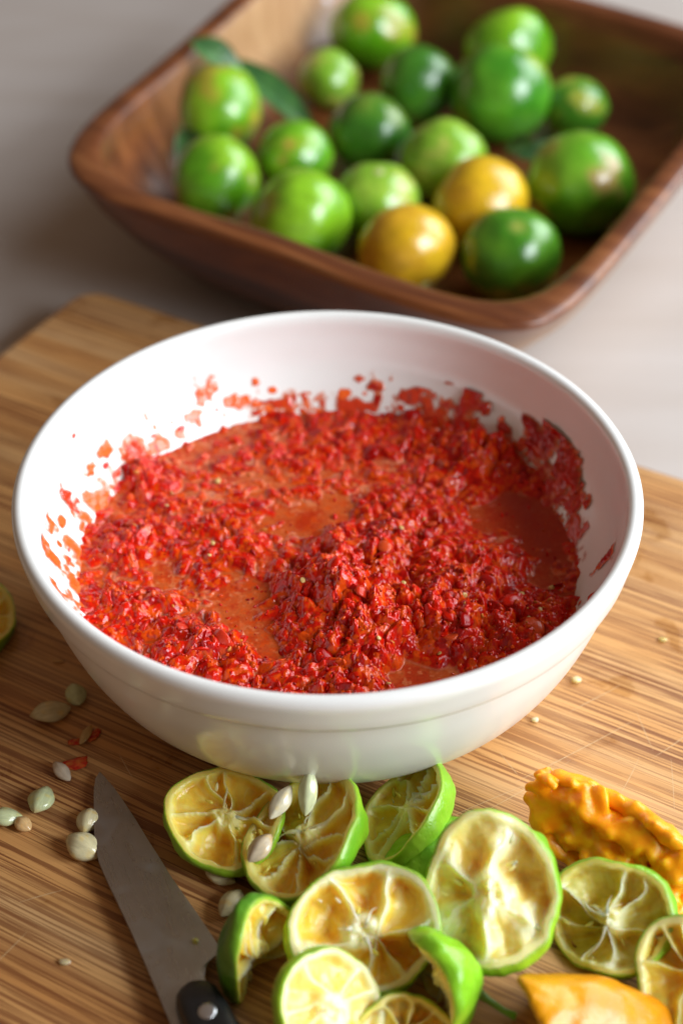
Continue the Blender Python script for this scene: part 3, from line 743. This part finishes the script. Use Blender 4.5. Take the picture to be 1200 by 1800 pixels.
        VV.append(P + cpos); FF += [tuple(q + base for q in f) for f in BF]; base += len(BV)
        CC.append(np.tile(np.array(pal['flesh'] if rg.uniform() < .8 else pal['memb']) * rg.uniform(.85, 1.1), (len(BV), 1)))
    sh = int(shreds)
    SV, SF = [], []; sb = 0
    for i in range(sh):
        an = ths[i % segs] + rg.normal() * .25; r0 = rg.uniform(0, .15) * R; r1 = rg.uniform(.3, .75) * R; w0 = rg.uniform(.02, .05) * R
        ph = rg.uniform(0, 6.28); lift = rg.uniform(-.06, .08) * R
        for j in range(9):
            t = j / 8; rr = r0 + (r1 - r0) * t; aa = an + .25 * math.sin(2.5 * t + ph) * t
            cxy = np.array([rr * math.cos(aa), rr * math.sin(aa), lift * math.sin(3 * t) + .02 * R - .10 * R * t * t])
            w = w0 * (1 - .8 * t) * (1 + .3 * math.sin(7 * t + ph))
            for k in range(6):
                b_ = k * math.pi / 3; SV.append(cxy + np.array([-math.sin(aa) * w * math.cos(b_), math.cos(aa) * w * math.cos(b_), .7 * w * math.sin(b_)]))
        SF += [tuple(q + sb for q in f) for f in grid_faces(6, 9, True)] + [tuple(sb + q for q in range(48, 54))]; sb += 54
    if sh:
        SV = deform(np.array(SV)); b = obj('pith_shreds', mesh('pith_shreds', SV, SF, M['flesh'], np.tile(np.array(pal['memb']), (len(SV), 1))), root); b['kind'] = 'stuff'
    if bits:
        b = obj('juice_sacs', mesh('juice_sacs', np.concatenate(VV), FF, M['flesh'], np.concatenate(CC)), root); b['kind'] = 'stuff'
    return root

def fuse(name, blobs, mat, parent, voxel, iters, seed):
    """many soft overlapping lumps melted into one skin"""
    rg = np.random.default_rng(seed); V, F, b = [], [], 0
    BV, BF = ICO2
    for i, (c, r) in enumerate(blobs):
        Q, _ = np.linalg.qr(rg.normal(size=(3, 3)))
        P = BV * (np.array([rg.uniform(.9, 1.5), rg.uniform(.7, 1.1), rg.uniform(.6, .9)]) * r) * (1 + .25 * fbm(BV * 1.5 + i, seed, 2))[:, None]
        V.append(P @ Q + c); F += [tuple(q + b for q in f) for f in BF]; b += len(BV)
    o = obj(name, mesh(name, np.concatenate(V), F, mat), parent)
    rm = o.modifiers.new('Remesh', 'REMESH'); rm.mode = 'VOXEL'; rm.voxel_size = voxel * S; rm.use_smooth_shade = True
    sm = o.modifiers.new('Smooth', 'SMOOTH'); sm.iterations = iters; sm.factor = .5
    return o
def torn_orange():
    root = empty('squeezed_half', (7.6, -9.05, 1.05), 'torn bright orange citrus half with ragged juicy flesh, at the right', 'squeezed citrus', 'squeezed citrus halves on the board')
    rg = np.random.default_rng(4)
    L = np.array([.78, -.60, -.10]); L /= np.linalg.norm(L)
    N = np.array([-.42, -.62, .66]); N -= N @ L * L; N /= np.linalg.norm(N); C = np.cross(L, N)      # C points up and to the back right
    if C[2] < 0: C = -C
    def pt(u, ph, rad):
        taper = 1 - .30 * u * u
        return L * u * 2.25 + (C * math.sin(ph) * 1.05 - N * math.cos(ph) * .95) * rad * taper + N * .45
    peel, pulp = [], []
    for i in range(330):
        u = rg.uniform(-1, 1); ph = R_(rg.uniform(-62, 80 + 10 * math.sin(5 * u)))
        peel.append((pt(u, ph, 1.20), rg.uniform(.20, .30)))
    for i in range(210):
        u = rg.uniform(-1.0, .95); ph = R_(rg.uniform(-58, 84)); k = rg.uniform()
        pulp.append((pt(u, ph, rg.uniform(.45, 1.04)), .17 + .22 * k * k))
    for i in range(34):                                             # ragged flaps welling out at the upper left end
        u = rg.uniform(-1.18, -.6); ph = R_(rg.uniform(10, 110))
        pulp.append((pt(u, ph, rg.uniform(.6, 1.25)) + rg.normal(size=3) * .08, rg.uniform(.10, .24)))
    fuse('peel', peel, M['ripe_peel'], root, .06, 34, 41)
    fuse('pulp', pulp, M['torn'], root, .05, 38, 42)
def build_halves():
    half('squeezed_half', (-2.75, -8.05, 1.25), (-.10, -.22, .97), 20, 1.62, 1.0, .96, 1.25, dict(LIME, skin=(.20, .42, .02)), 'squeezed lime half with open orange segments, leftmost beside the knife tip', 1, cav=.42, segs=7, pw=5, shreds=2)
    half('squeezed_half', (-.62, -8.85, 1.45), (-.38, -.10, .92), 38, 1.80, 1.06, .90, 1.45, LIME, 'squeezed lime half with three pale seeds lying on its cut face', 2, fold=.10, cav=.62, segs=8, pw=4.5, shreds=3)
    half('squeezed_half', (2.05, -7.75, 1.15), (-.66, -.02, .75), 60, 1.62, 1.0, .85, 1.30, dict(LIME, skin=(.24, .50, .02), skin2=(.36, .62, .04)), 'squeezed lime half tipped left against the bowl, bright green skin to the right', 3, fold=.15, cav=.5, segs=8)
    half('squeezed_half', (3.10, -8.9, .15), (.10, .15, -1.0), 10, 1.45, 1.0, .9, 1.15, LIME, 'lime half lying skin up, mostly hidden behind the large pale squeezed half', 4, bits=0)
    half('squeezed_half', (4.10, -11.40, 2.30), (-.24, -.45, .86), 62, 1.84, 1.08, .93, 1.35, PALE, 'large pale squeezed half with white ragged pith, on top of the heap', 5, fold=-.06, rag=.05, cav=.45, segs=5, core=.22, pw=1.3, lump=.05)
    half('squeezed_half', (.92, -12.0, 1.60), (.0, -.42, .90), 15, 1.78, 1.0, 1.0, 1.45, dict(PALE, pith=(.80, .74, .40), flesh=(.95, .66, .09), deep=(.94, .54, .04)), 'round yellow squeezed half with star-shaped torn core, centre of the front heap', 6, cav=.5, segs=6, core=.22, pw=2.0, shreds=5)
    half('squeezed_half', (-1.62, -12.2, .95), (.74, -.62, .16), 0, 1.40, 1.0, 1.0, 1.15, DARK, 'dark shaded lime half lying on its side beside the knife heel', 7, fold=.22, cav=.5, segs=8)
    half('squeezed_half', (.30, -14.45, 1.70), (.62, -.30, .72), -35, 1.50, 1.05, .95, 1.30, dict(PALE, pith=(.82, .74, .34)), 'yellowish squeezed half with green left side, cut off by the bottom edge', 8, cav=.35, segs=7, core=.3)
    half('squeezed_half', (2.75, -13.15, 1.10), (-.84, -.38, -.12), 0, 1.30, 1.0, 1.15, 1.05, dict(LIME, skin=(.22, .52, .015), skin2=(.40, .66, .03)), 'small folded bright green lime peel turned skin side out, below the pale half', 9, fold=.25, rag=.03, bits=0, cat='citrus peel')
    half('squeezed_half', (7.15, -11.40, 1.25), (-.40, -.50, .76), 30, 1.62, 1.0, .92, 1.30, GREENISH, 'squeezed lime half with thin green rim, in front of the torn orange one', 10, cav=.5, segs=7, pw=3.5, shreds=5)
    torn_orange()
    half('squeezed_half', (6.6, -13.85, .55), (-.45, -.25, -.85), 74, 1.55, .95, 1.48, .95, dict(RIPE, skin=(.72, .27, .001), skin2=(.80, .36, .002), edge=(.80, .34, .002)), 'ripe orange citrus half lying skin up at the bottom edge', 12, fold=.42, rag=.04, bits=0)
    half('squeezed_half', (9.05, -13.2, 1.2), (-.40, -.45, .80), 0, 1.50, 1.0, 1.0, 1.25, dict(LIME, pith=(.8, .7, .3)), 'lime half with yellow face, cut off by the right edge', 13, cav=.4, segs=8)
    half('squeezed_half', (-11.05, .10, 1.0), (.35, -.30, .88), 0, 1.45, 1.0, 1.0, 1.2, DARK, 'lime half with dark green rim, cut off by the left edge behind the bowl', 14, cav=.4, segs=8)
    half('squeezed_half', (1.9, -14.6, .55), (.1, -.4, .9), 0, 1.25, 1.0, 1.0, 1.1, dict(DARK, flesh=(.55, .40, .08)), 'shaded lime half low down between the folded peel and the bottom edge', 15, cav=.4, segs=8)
    # short green stem
    V = []; path = [(3.7, -13.05, .55), (4.05, -13.3, .42), (4.4, -13.5, .30), (4.7, -13.62, .22)]
    for j, p in enumerate(path):
        r = (.16, .09, .08, .10)[j]
        for k in range(10):
            a = 2 * math.pi * k / 10; V.append((p[0] - 3.7 + r * .4 * math.cos(a), p[1] + 13.05 + r * math.cos(a), p[2] + r * math.sin(a)))
    F = grid_faces(10, 4, True) + [tuple(range(10)), tuple(reversed(range(30, 40)))]
    tag(obj('green_stem', mesh('green_stem', V, F, M['skin'], np.tile(np.array([[.20, .42, .05]]), (40, 1))), loc=(3.7, -13.05, 0)), 'short thin green stem poking out from under the folded lime peel', 'stem')
build_halves()


# ------------------------------------------------------------------ seeds and crumbs
def seed(loc, length, rz, col, label, fat=.62, tilt=(0, 0), name='citrus_seed', cat='seed', sd=0, tip=.55, group='loose seeds'):
    nu, nv = 24, 22; V = []
    for j in range(nv):
        t = j / (nv - 1); x = (t - .5) * length
        prof = math.sin(math.pi * t ** (1.15)) ** .62 * (1 - tip * .55 * t ** 3)
        w = fat * length * .5 * prof
        for i in range(nu):
            a = 2 * math.pi * i / nu
            V.append((x, w * math.cos(a), .62 * w * math.sin(a) * (1 + .25 * (abs(math.cos(a)) < .3))))
    V = np.array(V); V *= (1 + .05 * fbm(V * 4 / length, 500 + sd, 2))[:, None]
    V[:, 2] += .06 * length * np.sin(V[:, 0] / length * 3)
    t = V[:, 0] / length + .5
    c = mix(col, np.array(col) * [1.15, 1.0, .72], sstep(.2, .6, fbm(V * 5 / length, 520 + sd, 2)))
    c = mix(c, (.40, .22, .07), .55 * sstep(.86, 1.0, t))
    F = grid_faces(nu, nv, True)
    me = mesh(name, V, F, M['seed'], c)
    o = obj(name, me, loc=loc, rot=(R_(tilt[0]), R_(tilt[1]), R_(rz)))
    return tag(o, label, cat, group)
GS, CS, BS = (.55, .60, .34), (.62, .55, .33), (.55, .36, .14)
for i, a in enumerate((
    ((-8.20, -3.25, .22), 1.25, 205, CS, 'largest pale seed, with pointed left end, near the bowl at left', .66, (0, 0)),
    ((-7.55, -2.55, .22), .85, 112, GS, 'greenish seed lying just behind the largest pale seed', .80, (0, 0)),
    ((-7.08, -4.10, .13), .72, 68, BS, 'thin brownish seed in a red sauce stain below the bowl', .42, (0, 0)),
    ((-7.58, -5.55, .17), .82, 130, (.62, .52, .40), 'whitish seed fragment touching a red chili shred', .55, (0, 0)),
    ((-8.00, -6.65, .25), 1.08, 258, GS, 'plump light green seed, upright oval, left of the knife tip', .74, (0, 0)),
    ((-8.92, -7.25, .22), .95, 185, GS, 'green veined seed cut off by the left edge', .66, (0, 0)),
    ((-8.40, -7.48, .18), .60, 140, (.68, .44, .20), 'small orange-tinged seed fragment beside the seed at the left edge', .80, (0, 0)),
    ((-6.62, -7.42, .25), .82, 80, CS, 'roundish pale seed half under the knife blade, upper of two', .82, (0, 0)),
    ((-6.62, -8.35, .28), 1.15, 150, CS, 'broad pale seed with a beak, wedged against the knife blade, lower of two', .78, (0, 0)),
    ((-2.85, -9.30, .20), .90, 160, CS, 'pointed seed tucked under the leftmost squeezed half', .60, (0, 0)),
    ((-2.50, -10.25, .30), 1.0, 60, (.56, .50, .30), 'shaded oval seed lying between the knife and the seeded half', .68, (0, 10)),
    ((-1.22, -8.30, 2.05), 1.05, 60, (.72, .66, .48), 'whitish slanted seed, middle one on the seeded half', .50, (20, -12)),
    ((-.50, -8.15, 2.25), 1.25, 82, (.68, .72, .44), 'long pale green seed standing on the seeded half, uppermost of its three', .44, (0, -35)),
    ((-1.75, -9.35, 1.45), .95, 50, (.66, .54, .38), 'pinkish white seed at the lower left of the seeded half', .66, (0, -10)))):
    seed(*a, sd=i)
def crumb(loc, r, col, label, sd, sc=(1, .8, .6)):
    BV, BF = ICO2; P = BV * (1 + .35 * fbm(BV * 1.6, 700 + sd, 2))[:, None] * np.array(sc) * r
    tag(obj('crumb', mesh('crumb', P, BF, M['flesh'], np.tile(np.array([col]), (len(P), 1))), loc=loc), label, 'crumb', 'crumbs on the board')
crumb((7.50, -1.80, .10), .16, (.78, .62, .34), 'pale crumb on the board just right of the white bowl', 1)
crumb((6.10, -3.45, .08), .11, (.78, .64, .38), 'tiny pale crumb by the lower right side of the bowl', 2)
crumb((10.4, .0, .05), .12, (.70, .42, .14), 'small orange-brown crumb far right on the board', 3, (1.2, .8, .4))
crumb((-8.73, 1.0, .05), .12, (.60, .30, .10), 'small brown crumb in the shadow left of the bowl', 4, (1.3, .6, .4))
crumb((-6.7, -11.9, .06), .13, (.74, .50, .26), 'wet orange crumb on the board left of the blade', 5, (1.2, .8, .4))
crumb((-3.35, -11.55, .50), .08, (.70, .60, .16), 'yellow speck stuck on the blade near its heel', 6, (1.2, .8, .5))
crumb((-8.3, -.95, .05), .12, (.62, .30, .12), 'reddish crumb on the board close to the bowl at left', 7, (1.5, .6, .4))
# red shreds on the board
def shred(loc, r, rz, label, sd):
    BV, BF = ICO3; P = BV * (1 + .5 * fbm(BV * 1.8, 800 + sd, 2))[:, None] * np.array([1.5, .8, .16]) * r
    tag(obj('chili_shred', mesh('chili_shred', P, BF, M['pulp'], mix((.50, .02, .01), (.62, .14, .03), sstep(-.3, .3, fbm(BV * 2, 820 + sd, 2)))), loc=loc, rot=(0, 0, R_(rz))), label, 'chili shred', 'red shreds on the board')
shred((-7.30, -5.15, .05), .26, 20, 'red chili shred beside the whitish seed fragment', 1)
shred((-6.85, -4.02, .04), .18, 60, 'red chili shred right of the thin brownish seed', 2)
shred((-7.35, -4.28, .03), .16, 10, 'orange-red smear left of the thin brownish seed', 3)


# ------------------------------------------------------------------ knife
def build_knife():
    left = [(-6.50, -5.62), (-6.58, -5.90), (-6.57, -6.35), (-6.50, -6.9), (-6.42, -7.6), (-6.30, -8.35), (-6.12, -8.95), (-5.85, -9.55), (-5.51, -10.25), (-5.12, -11.05), (-4.76, -11.82), (-4.40, -12.62), (-4.08, -13.35)]
    right = [(-6.46, -5.62), (-6.28, -5.85), (-6.02, -6.2), (-5.72, -6.68), (-5.33, -7.33), (-4.90, -8.1), (-4.52, -8.75), (-4.16, -9.39), (-3.76, -10.02), (-3.36, -10.65), (-2.98, -11.28), (-2.69, -11.77), (-2.74, -11.90)]
    # neck between heel and handle
    left += [(-3.86, -13.85), (-3.62, -14.4)]; right += [(-2.94, -12.06), (-3.03, -12.3)]
    left += [(-3.5, -14.7), (-3.3, -15.1)]; right += [(-3.05, -12.62), (-2.90, -12.98)]
    root = empty('paring_knife', (-4.6, -10, 0), 'small paring knife with black riveted handle lying left of the squeezed limes', 'knife')
    org = np.array([-4.6, -10, 0])
    nc = 9; V = []
    for z_s in (1, -1):
        for (lx, ly), (rx, ry) in zip(left, right):
            for k in range(nc):
                t = k / (nc - 1)
                th = .075 * (1 - .88 * t ** 1.5) * min(1., .35 + .65 * np.hypot(lx - rx, ly - ry) / 1.2)
                x, y = lx + (rx - lx) * t, ly + (ry - ly) * t
                zc = .20 + .035 * (-5.6 - y)
                V.append((x, y, zc + z_s * th))
    V = np.array(V) - org; nl = len(left); F = grid_faces(nc, nl); m = nc * nl
    F2 = [tuple(reversed([i + m for i in f])) for f in F]
    rim = list(range(nc)) + [j * nc + nc - 1 for j in range(1, nl)] + [(nl - 1) * nc + i for i in range(nc - 2, -1, -1)] + [j * nc for j in range(nl - 2, 0, -1)]
    side = [(rim[k], rim[k] + m, rim[(k + 1) % len(rim)] + m, rim[(k + 1) % len(rim)]) for k in range(len(rim))]
    ax = math.atan2(-12.8 + 5.6, -3.5 + 6.5)
    me = mesh('blade', V, F + F2 + side, M['steel'])
    rot = Matrix.Rotation(ax, 4, 'Z'); me.transform(rot.inverted()); me.shade_flat() if hasattr(me, 'shade_flat') else None
    bl = obj('blade', me, root, rot=(0, 0, ax))
    for p in me.polygons: p.use_smooth = False
    # handle: rounded block, starting with a domed bolster end
    d = np.array([.44, -.898]); nrm = np.array([-d[1], d[0]]); st = np.array([-3.36, -13.0])
    prof = [(0, .12), (.06, .32), (.18, .46), (.4, .55), (.8, .60), (2, .66), (4, .74), (6, .72), (8, .80), (9.2, .84), (9.6, .70), (9.75, .3)]
    V = []; nk = 24
    for s, w in prof:
        hgt = .52 * min(1., .45 + s * 1.0) * (1 if s < 9.3 else .7)
        for k in range(nk):
            a = 2 * math.pi * k / nk; ca, sa = math.cos(a), math.sin(a)
            e = .62; px = w * abs(ca) ** e * (1 if ca >= 0 else -1); pz = hgt * abs(sa) ** e * (1 if sa >= 0 else -1)
            q = st + d * s + nrm * px
            V.append((q[0], q[1], .56 + pz))
    V = np.array(V) - org; F = grid_faces(nk, len(prof), True); F.append(tuple(range(nk))); F.append(tuple(reversed(range((len(prof) - 1) * nk, len(prof) * nk))))
    F = [tuple(reversed(f)) for f in F]
    h = obj('handle', mesh('handle', V, F, M['black']), root)
    for s in (1.15, 4.6, 8.0):
        q = st + d * s
        W, G = lathe([(.001, .02), (.15, .02), (.225, .008), (.235, -.05)], 28)
        obj('rivet', mesh('rivet', W, G, M['rivet']), h, loc=(q[0] - org[0], q[1] - org[1], 1.082))
build_knife()
